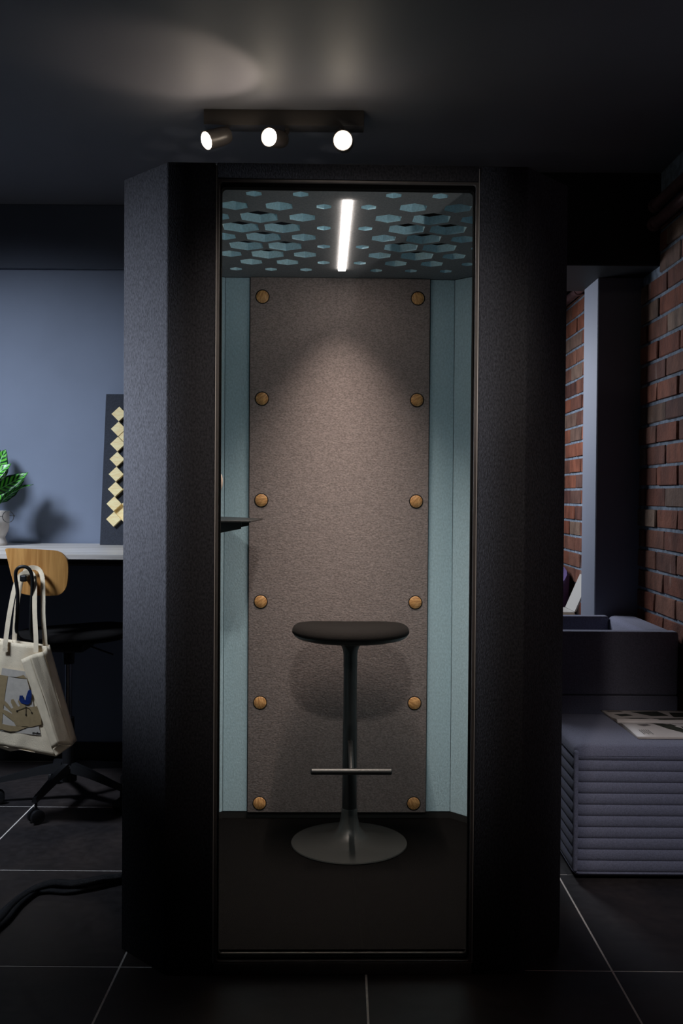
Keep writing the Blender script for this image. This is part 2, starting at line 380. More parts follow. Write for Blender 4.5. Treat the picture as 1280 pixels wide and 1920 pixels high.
for k in range(-10, 13):
    z = 1.387 + CP * k + CP / 2
    head = (k % 2) != 0
    y = 4.555
    if z > 2.33: y = 4.29 - (.0 if head else 0)
    if head: add_brick(y - .05, z, random.choice(SHORT)); y -= .108
    while y > 2.75: add_brick(y - .13, z, random.choice(LONG)); y -= .2695
    y = 4.86 + (.0 if head else .135)
    if not head: add_brick(4.86 + .06, z, random.choice(SHORT))
    while y < 6.25: add_brick(y + .132, z, random.choice(LONG)); y += .2695
bm = NB()
for k in range(-14, 13):
    z = 1.387 + CP * k + CP / 2; y = 1.0 + (.135 if k % 2 else 0)
    while y < (6.2 if k < -10 else 2.3): box(bm, 1.381, 1.43, y, y + .256, z - .04, z + .04); y += .2695
o = obj('brick_footing', bm, M['brick'], wr); o['kind'] = 'stuff'
# pipes that run along the top of the brick wall
def pipe(z, x, lab):
    bm = NB(); tube(bm, [(x, 1.0, z), (x, 4.29, z)], .024, 14); tube(bm, [(x, 4.85, z), (x, 6.7, z)], .024, 14)
    for y in (3.75, 4.24, 4.95, 5.62): tube(bm, [(x, y, z), (x, y + .035, z)], .030, 14)
    p = tag(obj('wall_pipe', bm, M['pipe'], smooth=40), lab, 'pipe')
    for y in (3.95, 5.86):
        b = NB(); box(b, x - .006, 1.385, y, y + .02, z - .008, z + .008, .002, 1); obj('pipe_clip', b, M['black_metal'], p)
pipe(2.535, 1.348, 'lower of the two round pipes running along the top of the brick wall')
pipe(2.615, 1.352, 'upper of the two round pipes running along the top of the brick wall')

# ================================================================== PHONE BOOTH
A = math.radians(1.26)
def bw(lx, v, z=0):
    u = lx + .0655; q = v + 2.684
    return Vector((u * math.cos(A) - q * math.sin(A), u * math.sin(A) + q * math.cos(A), z))
booth = thing('phone_booth', 'tall dark felt phone booth with open lit interior and glazed front', 'phone booth', bw(0, 0), A)
B = booth
HB = 2.25
# outer shell pieces, felt wrapped
def shell(sx):
    pts = [(.364, 0), (.497, 0), (.647, .158), (.647, 1.132), (.497, 1.29), (.002, 1.29), (.002, 1.212), (.452, 1.212), (.565, 1.106), (.565, .192), (.448, .070), (.364, .070)]
    pts = [(sx * x, y) for x, y in pts]
    if sx < 0: pts = pts[::-1]
    bm = NB(); prism(bm, pts, .0, HB, .004, 2); return bm
obj('side_panel', shell(-1), M['felt_dark'], B, smooth=30)
obj('side_panel', shell(1), M['felt_dark'], B, smooth=30)
bm = NB(); box(bm, -.361, .361, .0, .070, 2.208, HB, .003, 2); obj('header_panel', bm, M['felt_dark'], B, smooth=30)
for sx in (-1, 1):
    bm = NB(); box(bm, min(sx * .3615, sx * .3638), max(sx * .3615, sx * .3638), .006, .05, .03, HB - .006); obj('seam_strip', bm, M['seam'], B)
# door: frame + glass + handle
bm = NB()
def rr2(x0, x1, z0, z1, r, n=5): return rrect((x1 - x0) / 2, (z1 - z0) / 2, r, n, (x0 + x1) / 2, (z0 + z1) / 2)
ring_xz(bm, rr2(-.360, .360, .036, 2.2055, .001), rr2(-.3535, .3535, .0375, 2.200, .008), .002, .040)
bmesh.ops.bevel(bm, geom=[e for e in bm.edges], offset=.0008, segments=1, affect='EDGES', clamp_overlap=True)
obj('door_surround', bm, M['frame_metal'], B, smooth=30)
bm = NB()
ring_xz(bm, rr2(-.3530, .3530, .038, 2.1995, .008), rr2(-.3500, .3500, .043, 2.188, .012), .014, .042)
door = obj('door_frame', bm, M['frame_black'], B, smooth=30)
bm = NB(); box(bm, -.3505, .3505, .026, .034, .0425, 2.189); obj('glass_pane', bm, M['glass'], door)
bm = NB()
for k in range(1): lathe(bm, [(.036 * math.sin(PI * t / 20) ** .7 if 0 < t < 20 else 0, -.037 * math.cos(PI * t / 20)) for t in range(21)], 24, (-.3825, .066, 1.373), sx=1, sy=.36)
obj('door_handle', bm, M['handle'], door, smooth=180)
bm = NB(); box(bm, -.361, .361, -.001, .066, .0, .034, .0025, 2); obj('door_sill', bm, M['frame_metal'], B, smooth=30)
# floor
bm = NB(); prism(bm, [(-.36, .068), (.36, .068), (.448, .073), (.562, .195), (.562, 1.10), (.45, 1.208), (-.45, 1.208), (-.562, 1.10), (-.562, .195), (-.448, .073)], .004, .04)
obj('booth_floor', bm, M['carpet'], B)
# black skirting inside
IN = [(-.448, .074), (-.560, .196), (-.560, 1.100), (-.458, 1.205), (.458, 1.205), (.560, 1.100), (.560, .196), (.448, .074)]
bm = NB()
for a, b in zip(IN, IN[1:]):
    a = Vector(a); b = Vector(b); d = (b - a).normalized(); n = Vector((d.y, -d.x)) 
    if n.dot(Vector((0, .64)) - (a + b) / 2) < 0: n = -n
    q = [a, b, b + n * .004, a + n * .004]
    prism(bm, [(v.x, v.y) for v in q], .040, .066)
obj('inner_skirting', bm, M['black'], B)
# light blue lining panels
def lining(a, b, t=.007, z0=.0665, z1=2.203, m='felt_blue'):
    a = Vector(a); b = Vector(b); d = (b - a).normalized(); n = Vector((d.y, -d.x))
    if n.dot(Vector((0, .64)) - (a + b) / 2) < 0: n = -n
    g = .0012; a = a + d * g; b = b - d * g
    bm = NB(); prism(bm, [(v.x, v.y) for v in (a, b, b + n * t, a + n * t)], z0, z1, .0012, 1)
    return obj('lining_panel', bm, M[m], B)
lining((-.4585, 1.2065), (-.3595, 1.2065)); lining((.3595, 1.2065), (.4585, 1.2065))
lining((-.5615, 1.102), (-.462, 1.205)); lining((.5615, 1.102), (.462, 1.205))
lining((-.562, .197), (-.562, 1.098)); lining((.562, .197), (.562, 1.098))
lining((-.449, .075), (-.561, .194)); lining((.449, .075), (.561, .194))
# upholstered back panel with wooden buttons
bm = NB(); box(bm, -.3575, .3575, 1.186, 1.206, .0665, 2.2035, .003, 2)
obj('back_panel', bm, M['felt_brown'], B, smooth=30)['label'] = 'grey brown felt back panel'
bmB = NB(); lathe(bmB, [(0, .004), (.0225, .004), (.0245, .0025), (.0252, 0), (.0252, -.006)], 32)
for v in bmB.verts: v.co = Vector((v.co.x, -v.co.z, v.co.y))
bmR = NB(); lathe(bmR, [(.0252, -.001), (.0252, .0012), (.0285, .0012), (.0285, -.001)], 32)
for v in bmR.verts: v.co = Vector((v.co.x, -v.co.z, v.co.y))
b0 = obj('wooden_button', bmB, M['button'], B, smooth=40); r0 = obj('button_gap_shade', bmR, M['gap'], b0, smooth=40)  # black ring stands in for the shaded gap round each button
first = True
for lx in (-.309, .309):
    for k in range(6):
        b_ = b0 if first else b0.copy()
        if not first:
            C.objects.link(b_); r_ = r0.copy(); C.objects.link(r_); r_.parent = b_; r_.matrix_parent_inverse = Matrix()
        first = False
        b_.location = (lx, 1.186, .103 + .4045 * k); b_.rotation_euler = (0, random.uniform(-1.4, 1.4), 0)
# ceiling panel with hexagonal pockets
def clip_oct(bm, inset=0):
    hx, hy0, hy1, c = .564 - inset, .071, 1.2085, .108
    cy = (hy0 + hy1) / 2
    pl = [((hx, 0, 0), (1, 0, 0)), ((-hx, 0, 0), (-1, 0, 0)), ((0, hy0, 0), (0, -1, 0)), ((0, hy1, 0), (0, 1, 0))]
    for sx in (-1, 1):
        for sy in (-1, 1):
            pl.append(((sx * hx, (hy1 - c) if sy > 0 else hy0 + c, 0), (sx, sy, 0)))
    for co, no in pl:
        bmesh.ops.bisect_plane(bm, geom=bm.verts[:] + bm.edges[:] + bm.faces[:], plane_co=co, plane_no=no, clear_outer=True)
bm = NB(); PX = .1344; PY = .1164; v1 = .128; zc = 2.205
sizes = {1: {1: 'S', 3: 'S'}}
lay = {1: [(1, 'S'), (2, 'S'), (3, '')], 2: [(.5, 'S'), (1.5, 'M'), (2.5, 'M'), (3.5, 'S')], 3: [(1, 'M'), (2, 'L'), (3, 'M')], 4: [(.5, 'S'), (1.5, 'L'), (2.5, 'L'), (3.5, 'S')],
       5: [(1, 'M'), (2, 'L'), (3, 'M')], 6: [(.5, 'S'), (1.5, 'L'), (2.5, 'L'), (3.5, 'S')], 7: [(1, 'M'), (2, 'L'), (3, 'M')], 8: [(.5, 'S'), (1.5, 'M'), (2.5, 'M'), (3.5, 'S')], 9: [(1, 'S'), (2, 'S'), (3, 'S')]}
RW = {'S': .0255, 'M': .0455, 'L': .0655}
RC = PX / math.sqrt(3)
def hexv(cx, cy, r, z): return [bm.verts.new((cx + r * math.sin(PI / 3 * k), cy + r * math.cos(PI / 3 * k), z)) for k in range(6)]
for row in range(0, 12):
    cy = v1 + (row - 1) * PY
    off = 0 if row % 2 else .5
    for q in range(-5, 6):
        xx = q + off
        cx = xx * PX
        code = ''
        if row in lay:
            for a_, c_ in lay[row]:
                if abs(abs(xx) - a_) < .01: code = c_
        outer = hexv(cx, cy, RC, zc)
        if not code:
            bm.faces.new(outer); bm.faces.new(hexv(cx, cy, RC, zc + .026)[::-1]).material_index = 1; continue
        R_ = RW[code]; inner = hexv(cx, cy, R_, zc)
        for k in range(6): bm.faces.new((outer[k], outer[(k + 1) % 6], inner[(k + 1) % 6], inner[k]))
        zt_ = zc + .026
        o2 = hexv(cx, cy, RC, zt_); i2 = hexv(cx, cy, R_, zt_)
        for k in range(6):
            q_ = (k + 1) % 6
            bm.faces.new((inner[k], inner[q_], i2[q_], i2[k])).material_index = 1
            bm.faces.new((o2[k], i2[k], i2[q_], o2[q_])).material_index = 1
bmesh.ops.remove_doubles(bm, verts=bm.verts[:], dist=.0004)
clip_oct(bm)
obj('ceiling_panel', bm, [M['felt_ceiling'], M['pocket'], M['black_hole']], B)['label'] = 'grey felt ceiling panel with pale hexagonal pockets'
bm = NB(); box(bm, -.0145 + .0025, .0145 + .0025, .175, 1.045, zc - .007, zc - .0005, .002, 2)
obj('light_strip', bm, M['strip'], B)['label'] = 'lit warm white light strip'
def strip_light():
    p = bw(.0025, .60, zc - .0085)
    l = bpy.data.lights.new('booth_strip_light', 'AREA'); l.shape = 'RECTANGLE'; l.size = .02; l.size_y = .85; l.energy = 11; l.color = (1, .82, .71); l.spread = math.radians(79)
    o = bpy.data.objects.new('booth_strip_light', l); C.objects.link(o); o.location = p; o.rotation_euler = (0, 0, A)
strip_light()
# little work shelf with bracket
bm = NB(); prism(bm, [(-.556, .57), (-.305, .57), (-.289, .955), (-.415, 1.10), (-.470, 1.175), (-.554, 1.09)], 1.245, 1.251, .0015, 1)
sh = obj('shelf', bm, M['black_metal'], B)
for v in (.62, .98):
    bm = NB(); prism(bm, [(-.556, 1.2445), (-.34, 1.2445), (-.342, 1.222), (-.556, 1.178)], v, v + .006, 0, axis='y')
    obj('shelf_bracket', bm, M['black'], sh)

# ================================================================== BAR STOOL
st = thing('bar_stool', 'black bar stool with round foot inside the phone booth', 'stool', (.029, 3.60, .04), A)
bm = NB(); lathe(bm, [(0, 0), (.214, 0), (.2165, .003), (.215, .007), (.19, .011), (.13, .018), (.085, .027), (.055, .042), (.039, .066), (.0315, .10), (.029, .13), (.028, .133), (.0, .133)], 72)
obj('base', bm, M['base_metal'], st, smooth=50)
bm = NB(); lathe(bm, [(0, .13), (.0262, .13), (.0262, .136), (.0268, .14), (.0262, .44), (.0262, .455), (.0252, .458), (.0252, .66), (.026, .663), (.026, .705), (.028, .722), (.034, .738), (.050, .752), (.07, .757), (0, .757)], 40)
obj('post', bm, M['black_metal'], st, smooth=40)
bm = NB()
tube(bm, [(-.143, -.215, .330), (-.139, -.215, .330), (.139, -.215, .330), (.143, -.215, .330)], [.007, .0115, .0115, .007], 16)
tube(bm, spline([(0, -.02, .388), (0, -.06, .392), (0, -.13, .372), (0, -.19, .343), (0, -.212, .331)]), .009, 12, flat=.8)
obj('footrest', bm, M['black_metal'], st, smooth=40)
# seat: rounded stadium cushion
def stad(hx, hy, e=2.6, n=64):
    out = []
    for k in range(n):
        a = 2 * PI * k / n; c, s = math.cos(a), math.sin(a)
        out.append((hx * (abs(c) ** (2 / e)) * (1 if c >= 0 else -1), hy * (abs(s) ** (2 / e)) * (1 if s >= 0 else -1)))
    return out
def curve_up(bm, amt, hx):
    for v in bm.verts: v.co.z += amt * (v.co.x / hx) ** 2
bm = NB(); stack(bm, lambda d: stad(.216 - d, .165 - d), [(.755, .085), (.757, .05), (.764, .018), (.772, .006), (.778, .003)]); curve_up(bm, .010, .216)
obj('seat_shell', bm, M['black_metal'], st, smooth=50)
bm = NB(); stack(bm, lambda d: stad(.217 - d, .167 - d), [(.778, .004), (.782, .0), (.79, .0), (.800, .004), (.808, .014), (.813, .032), (.816, .06), (.8165, .10)]); curve_up(bm, .010, .216)
obj('seat', bm, M['seat_black'], st, smooth=60)

# ================================================================== TRACK LIGHT
tl = thing('ceiling_track_light', 'black ceiling bar light with three lit round spots above the booth', 'light', (-.233, 3.66, CZ), .006)
bm = NB(); box(bm, -.298, .298, -.035, .035, -.058, 0, .003, 2); obj('mounting_bar', bm, M['lamp_metal'], tl, smooth=30)
def lamp(lx, lens, d, r, L):
    """lens centre in bar coordinates, d = beam direction"""
    d = Vector(d).normalized(); lens = Vector(lens); q = d.to_track_quat('Z', 'Y')
    bm = NB(); lathe(bm, [(0, -L), (r * .55, -L), (r * .85, -L + .006), (r * .97, -L + .022), (r, -L + .04), (r, -.002), (r * .985, 0), (r * .93, 0), (r * .90, -.006), (r * .90, -.010), (0, -.010)], 36)
    bmesh.ops.transform(bm, matrix=Matrix.Translation(lens) @ q.to_matrix().to_4x4(), verts=bm.verts[:])
    hd = obj('lamp_head', bm, M['lamp_metal'], tl, smooth=40)
    bm = NB(); lathe(bm, [(r * .88, -.005), (r * .80, .003), (r * .55, .009), (r * .25, .012), (0, .013)], 36)
    bmesh.ops.transform(bm, matrix=Matrix.Translation(lens) @ q.to_matrix().to_4x4(), verts=bm.verts[:])
    obj('lamp_lens', bm, M['lens'], hd, smooth=180)
    mid = lens - d * (L * .62)
    bm = NB(); tube(bm, [(lx, 0, -.056), (lx, 0, -.072), tuple(mid)], .009, 12); obj('knuckle', bm, M['lamp_metal'], hd, smooth=40)
    wp = tl.matrix_basis @ (lens + d * .03)
    wp = Vector((-.233, 3.66, CZ)) + lens + d * .03
    spot('track_spot', wp, wp + d - Vector((0, 0, .35)), 9, (1, .82, .62), 58, .8, .03)
lamp(-.215, (-.282, -.075, -.132), (-.72, -.55, -.42), .034, .105)
lamp(.010, (-.050, -.105, -.128), (-.42, -.86, -.22), .034, .105)
lamp(.215, (.219, -.135, -.148), (-.05, -.95, -.22), .036, .105)

# ================================================================== DESK, ART PANEL
dk = thing('desk', 'high desk with pale wood top against the blue wall', 'desk', (-1.38, 4.4, 0))
ox, oy = -1.38, 4.4
bm = NB(); box(bm, -2.06 - ox, -.70 - ox, 3.965 - oy, 4.838 - oy, 1.068, 1.09, .0015, 1); obj('desk_top', bm, M['desk'], dk)
for x in (-2.0, -.80):
    bm = NB()
    box(bm, x - .03 - ox, x + .03 - ox, 4.36 - oy, 4.44 - oy, .03, 1.03, .004, 1); box(bm, x - .03 - ox, x + .03 - ox, 4.02 - oy, 4.78 - oy, 0.0, .03, .004, 1)
    box(bm, x - .02 - ox, x + .02 - ox, 4.05 - oy, 4.76 - oy, 1.03, 1.0675, .003, 1)
    obj('leg', bm, M['black_metal'], dk)
bm = NB(); box(bm, -1.98 - ox, -.82 - ox, 4.745 - oy, 4.76 - oy, .985, 1.0675, .002, 1); obj('under_rail', bm, M['black_metal'], dk)
bm = NB(); box(bm, -1.97 - ox, -.83 - ox, 4.742 - oy, 4.7445 - oy, .988, .994, .0, 1)
for x in (-1.305, -1.155): lathe(bm, [(0, .006), (.006, .004), (.007, 0)], 10, (x - ox, 4.742 - oy, .991))
obj('rail_edge', bm, M['frame_metal'], dk)
bm = NB(); tube(bm, spline([(-1.30 - ox, 4.70 - oy, 1.03), (-1.2 - ox, 4.69 - oy, 1.005), (-1.12 - ox, 4.69 - oy, 1.02), (-.95 - ox, 4.70 - oy, 1.04)]), .006, 8); obj('desk_cable', bm, M['black'], dk, smooth=60)

ap = thing('wall_art_panel', 'tall black board with a zigzag of pale wooden diamonds', 'wall art', (-.96, 4.70, 1.0905))
lean = math.atan2(.115, .745)
def art_xf(bm):
    bmesh.ops.rotate(bm, cent=(0, 0, 0), matrix=Matrix.Rotation(-lean, 3, 'X'), verts=bm.verts[:])
bm = NB(); box(bm, -.222, .222, 0, .012, 0, .752, .0015, 1); art_xf(bm); obj('board', bm, mat('black_board', rgb(40, 44, 54), .8, var=.25, vscale=160, bump=.2, bscale=200), ap)
dia = [(-1.100, 1.726, 0), (-1.103, 1.653, 0), (-1.107, 1.580, 0), (-1.110, 1.506, 0), (-1.113, 1.432, 0), (-1.117, 1.359, 0), (-1.123, 1.287, 0), (-1.125, 1.212, 0),
       (-1.067, 1.617, 0), (-1.040, 1.434, 0), (-1.044, 1.360, 0), (-1.088, 1.250, 1), (-1.048, 1.286, 0), (-1.052, 1.212, 0)]
for x, z, deep in dia:
    ya = (4.70 + (z - 1.09) * .154) / 4.76; x *= ya; z = 1.336 + (z - 1.336) * ya
    hz = (z - 1.0905) / math.cos(lean); h = .0368 * ya
    t = .004 if deep else random.choice((.018, .020, .022))
    bm = NB(); cx = x + .96
    prism(bm, [(cx, hz - h), (cx + h, hz), (cx, hz + h), (cx - h, hz)], -t, -.0003, .0006, 1, axis='y'); art_xf(bm)
    obj('wooden_block', bm, M['block'], ap)

# ================================================================== POTTED PLANT
pl = thing('potted_plant', 'green striped leafy plant in a stone face pot on the desk', 'plant', (-1.668, 4.60, 1.0903))
bm = NB(); lathe(bm, [(0, 0), (.066, 0), (.069, .006), (.068, .014), (.060, .030), (.0585, .040), (.064, .052), (.072, .068), (.0765, .09), (.0775, .12), (.0775, .160), (.0765, .164), (.0735, .164), (.0725, .158), (.0725, .135), (0, .135)], 56)
pot = obj('pot', bm, M['pot'], pl, smooth=50)
bm = NB(); lathe(bm, [(0, .150), (.03, .149), (.06, .144), (.0722, .140)], 30); obj('soil', bm, M['soil'], pl, smooth=180)
bm = NB()
def circ(c, r, n=36): return [(c[0] + r * math.cos(2 * PI * k / n), c[1], c[2] + r * math.sin(2 * PI * k / n)) for k in range(n + 1)]
tube(bm, circ((.103, -.080, .138), .0262), .0016, 8, cap=False)
tube(bm, circ((.005, -.087, .138), .0262), .0016, 8, cap=False)
tube(bm, [(.031, -.087, .139), (.077, -.082, .139)], .0014, 8)
tube(bm, [(.129, -.080, .139), (.118, -.03, .142), (.079, .01, .142)], .0014, 8)
obj('wire_spectacles', bm, M['black_metal'], pl, smooth=180)['label'] = 'round black wire spectacles on the pot'
bm = NB(); box(bm, .040, .064, -.0755, -.0685, .082, .127, .003, 2); obj('pot_nose', bm, M['pot'], pl)
def leaf(base, mid, tip, wid, nrm, fold=.25, droop=0):
    base, mid, tip, nrm = Vector(base), Vector(mid), Vector(tip), Vector(nrm).normalized()
    bm = NB(); uvl = bm.loops.layers.uv.new('UVMap'); N = 16; W = 7; g = []
    for i in range(N + 1):
        t = i / N; p = (1 - t) ** 2 * base + 2 * t * (1 - t) * mid + t * t * tip
        d = (2 * (1 - t) * (mid - base) + 2 * t * (tip - mid)).normalized(); side = d.cross(nrm).normalized(); up = side.cross(d)
        wd = wid * (math.sin(PI * min(1, t * 1.0) ** .72) ** .8) if 0 < t < 1 else .0008
        row = []
        for j in range(-W // 2 + 1, W // 2 + 1):
            s = j / (W // 2); row.append((bm.verts.new(p + side * s * wd + up * (abs(s) ** 1.3 * wd * fold + .0025 * math.sin(i * 1.6 + (j > 0) * .8) * abs(s))), t, s))
        g.append(row)
    for a, b in zip(g, g[1:]):
        for k in range(len(a) - 1):
            q = (a[k], a[k + 1], b[k + 1], b[k])
            f = bm.faces.new([v[0] for v in q])
            for l, v in zip(f.loops, q): l[uvl].uv = (v[1], v[2])
    o = obj('leaf', bm, M['leaf'], pl, smooth=180)
    md = o.modifiers.new('thick', 'SOLIDIFY'); md.thickness = .0012
    sb = NB(); root = Vector((base.x * .12, base.y * .12, .142)); tube(sb, spline([root, (root + base) / 2 + Vector((0, 0, .02)), base]), [.0028] * 6 + [.0028] * 7, 8)
    obj('stem', sb, M['leaf_stem'], o, smooth=180)
M['leaf_stem'] = mat('leaf_stem_green', rgb(88, 128, 80), .5)
leaf((.03, -.04, .30), (.04, -.05, .38), (.082, -.05, .473 - .02), .05, (.2, -1, .1))          # upright leaf
leaf((-.02, -.07, .27), (.05, -.10, .335), (.118, -.08, .385), .042, (-.2, -1, .5))            # bright leaf towards the camera
leaf((.00, -.02, .245), (.09, -.03, .285), (.178, -.02, .346), .045, (-.15, -.9, .55))         # broad dark leaf pointing right
leaf((.03, -.01, .185), (.09, -.01, .265), (.198, -.01, .290), .020, (-.3, -.55, .9), .5)      # narrow curved leaf
leaf((-.06, .02, .29), (-.10, .04, .40), (-.17, .03, .46), .05, (.1, -1, .3))
leaf((-.08, -.03, .24), (-.16, -.05, .30), (-.25, -.05, .33), .045, (.2, -.8, .6))
leaf((-.03, .05, .31), (-.01, .09, .40), (-.04, .12, .50), .05, (0, -1, .1))
leaf((-.04, -.09, .22), (-.08, -.16, .27), (-.12, -.24, .27), .045, (.1, .2, 1))
leaf((.02, .03, .20), (.08, .08, .26), (.12, .10, .33), .04, (-.3, -.9, .3))

# ================================================================== CHAIR WITH BAG
ch = thing('swivel_chair', 'high swivel chair with wooden backrest and black seat at the desk', 'chair', (-1.19, 4.2, 0))
def W(p, y): return (p[0] + 1.19, y - 4.2, p[1])
BACK = [(-1.377, 1.102), (-1.371, 1.113), (-1.304, 1.113), (-1.217, 1.109), (-1.169, 1.105), (-1.144, 1.093), (-1.128, 1.071), (-1.122, 1.037), (-1.124, 0.983), (-1.132, 0.95), (-1.152, 0.928), (-1.184, 0.922), (-1.26, 0.923), (-1.307, 0.931), (-1.333, 0.953), (-1.351, 1.002), (-1.368, 1.067)]
bm = NB()
cl = spline([(x, 0, z) for x, z in BACK] + [(BACK[0][0], 0, BACK[0][1])], 3)[:-1]
pts = [(p.x + 1.19, p.z) for p in cl]
cxm, czm = -1.25 + 1.19, 1.02
rings = []
for s in (1, .8, .55, .3): rings.append([(cxm + (x - cxm) * s, czm + (z - czm) * s) for x, z in pts])
def by(x): return -.262 - .55 * (x - cxm) ** 2 * -1.6
fr, bk = [], []
for rg in rings:
    fr.append([bm.verts.new((x, by(x) - .006, z)) for x, z in rg]); bk.append([bm.verts.new((x, by(x) + .006, z)) for x, z in rg])
n = len(pts)
for L_, flip in ((fr, 0), (bk, 1)):
    for a, b in zip(L_, L_[1:]):
        for k in range(n): bm.faces.new((a[k], a[(k + 1) % n], b[(k + 1) % n], b[k]))
    bm.faces.new(L_[-1])
for k in range(n): bm.faces.new((fr[0][k], fr[0][(k + 1) % n], bk[0][(k + 1) % n], bk[0][k]))
obj('backrest', bm, M['ply'], ch, smooth=40)
LOOP = [(-1.205, 0.722, 4.02), (-1.262, 0.735, 3.93), (-1.292, 0.753, 3.88), (-1.305, 0.785, 3.868), (-1.300, 0.856, 3.862), (-1.298, 0.942, 3.858), (-1.304, 1.006, 3.853), (-1.298, 1.034, 3.850), (-1.278, 1.046, 3.848), (-1.254, 1.041, 3.850), (-1.240, 1.015, 3.853), (-1.239, 0.964, 3.858), (-1.245, 0.857, 3.862), (-1.247, 0.785, 3.868), (-1.236, 0.750, 3.885), (-1.208, 0.735, 3.96), (-1.16, 0.722, 4.05)]
bm = NB(); tube(bm, spline([W((a, b), c) for a, b, c in LOOP], 5), .0072, 12); obj('back_loop', bm, M['black_metal'], ch, smooth=180)
bm = NB(); box(bm, -.100, -.072, -.345, -.262, .985, 1.012, .006, 2); obj('loop_mount', bm, M['black_metal'], ch)
bm = NB(); stack(bm, lambda d: stad(.25 - d, .225 - d, 3), [(.700, .10), (.704, .05), (.712, .018), (.722, .004), (.732, 0), (.742, .004), (.750, .016), (.755, .04), (.757, .09)])
for v in bm.verts: v.co.z += .010 * math.sin(v.co.x * 9) ; v.co.x += .022; v.co.y -= .02
obj('seat', bm, M['seat_black'], ch, smooth=60)
bm = NB(); box(bm, -.07, .09, -.10, .10, .662, .699, .012, 2); tube(bm, [(.08, 0, .68), (.20, -.03, .645)], .004, 8); obj('tilt_mechanism', bm, M['plastic'], ch, smooth=40)
bm = NB(); lathe(bm, [(0, .34), (.014, .34), (.014, .60), (.014, .664), (0, .664)], 24); obj('gas_lift', bm, M['chrome'], ch, smooth=40)
bm = NB(); lathe(bm, [(0, .60), (.024, .60), (.026, .665), (0, .665)], 24); obj('upper_sleeve', bm, M['plastic'], ch, smooth=40)
bm = NB(); lathe(bm, [(0, .09), (.036, .09), (.036, .15), (.026, .16), (.025, .365), (0, .365)], 28); obj('lower_sleeve', bm, M['plastic'], ch, smooth=40)
for k in range(5):
    a = math.radians(-99.5 + 72 * k); d = Vector((math.cos(a), math.sin(a), 0)); sd = Vector((-d.y, d.x, 0))
    bm = NB()
    secs = [(.03, .150, .022, .02), (.12, .138, .018, .016), (.24, .112, .014, .012), (.31, .098, .012, .010)]
    rg = []
    for r_, z_, hw, hh in secs:
        c = d * r_; rg.append([bm.verts.new((c + sd * s * hw) + Vector((0, 0, z_ + t * hh))) for s, t in ((-1, -1), (1, -1), (.6, 1), (-.6, 1))])
    for p_, q_ in zip(rg, rg[1:]):
        for i in range(4): bm.faces.new((p_[i], p_[(i + 1) % 4], q_[(i + 1) % 4], q_[i]))
    bm.faces.new(rg[0][::-1]); bm.faces.new(rg[-1])
    lg = obj('base_leg', bm, M['plastic'], ch, smooth=30)
    c = d * .295; ca = a + .9 + k
    ax = Vector((math.cos(ca), math.sin(ca), 0))
    bm = NB(); tube(bm, [c + Vector((0, 0, .05)), c + Vector((0, 0, .10))], .006, 8)
    for s in (-1, 1):
        e = c + ax * .007 * s; tube(bm, [e + Vector((0, 0, .0292)), e + ax * .003 * s + Vector((0, 0, .0292)), e + ax * .016 * s + Vector((0, 0, .0292)), e + ax * .019 * s + Vector((0, 0, .0292))], [.022, .029, .029, .024], 18)
    obj('caster', bm, M['plastic'], lg, smooth=40)

bag = thing('tote_bag', 'cream cotton tote bag printed with a blue chair, hanging from the chair', 'bag', (-1.26, 3.82, .30))
BO = Vector((-1.26, 3.82, .30))
def L3(x, y, z): return Vector((x, y, z)) - BO
def cloth(name, quad, nu, nv, amp, m, parent=bag, bulge=0, thick=.0016, seed=0, fn=None):
    """quad = 4 corners: top-left, top-right, bottom-right, bottom-left"""
    a, b, c, d = [Vector(q) for q in quad]; bm = NB(); g = []
    for j in range(nv + 1):
        row = []
        for i in range(nu + 1):
            u, v = i / nu, j / nv
            p = (a * (1 - u) + b * u) * (1 - v) + (d * (1 - u) + c * u) * v
            p = p + Vector((0, 1, 0)) * (amp * (math.sin(u * 7 + v * 3 + seed) * math.sin(v * 5 + seed * 2) + .5 * math.sin(u * 17 + seed + v * 9)) - bulge * math.sin(PI * u) * math.sin(PI * v ** .8))
            if fn: p = fn(p, u, v)
            row.append(bm.verts.new(p))
        g.append(row)
    for r1, r2 in zip(g, g[1:]):
        for i in range(nu): bm.faces.new((r1[i], r1[i + 1], r2[i + 1], r2[i]))
    o = obj(name, bm, m, parent, smooth=60); md = o.modifiers.new('t', 'SOLIDIFY'); md.thickness = thick; md.offset = 0
    return o
cloth('front_panel', [L3(-1.362, 3.825, .752), L3(-1.168, 3.825, .733), L3(-1.128, 3.808, .300), L3(-1.412, 3.808, .352)], 22, 26, .0022, M['canvas'], bulge=.0, seed=1)
cloth('back_panel', [L3(-1.375, 3.865, .758), L3(-1.166, 3.845, .735), L3(-1.085, 3.90, .345), L3(-1.42, 3.90, .37)], 12, 14, .003, M['canvas'], seed=3)
cloth('bag_bottom', [L3(-1.412, 3.808, .352), L3(-1.128, 3.808, .300), L3(-1.085, 3.90, .333), L3(-1.34, 3.90, .295)], 10, 4, .001, M['canvas'], seed=5)
cloth('left_gusset', [L3(-1.362, 3.825, .752), L3(-1.375, 3.865, .758), L3(-1.42, 3.90, .37), L3(-1.412, 3.808, .352)], 6, 14, .001, M['canvas'], seed=5)
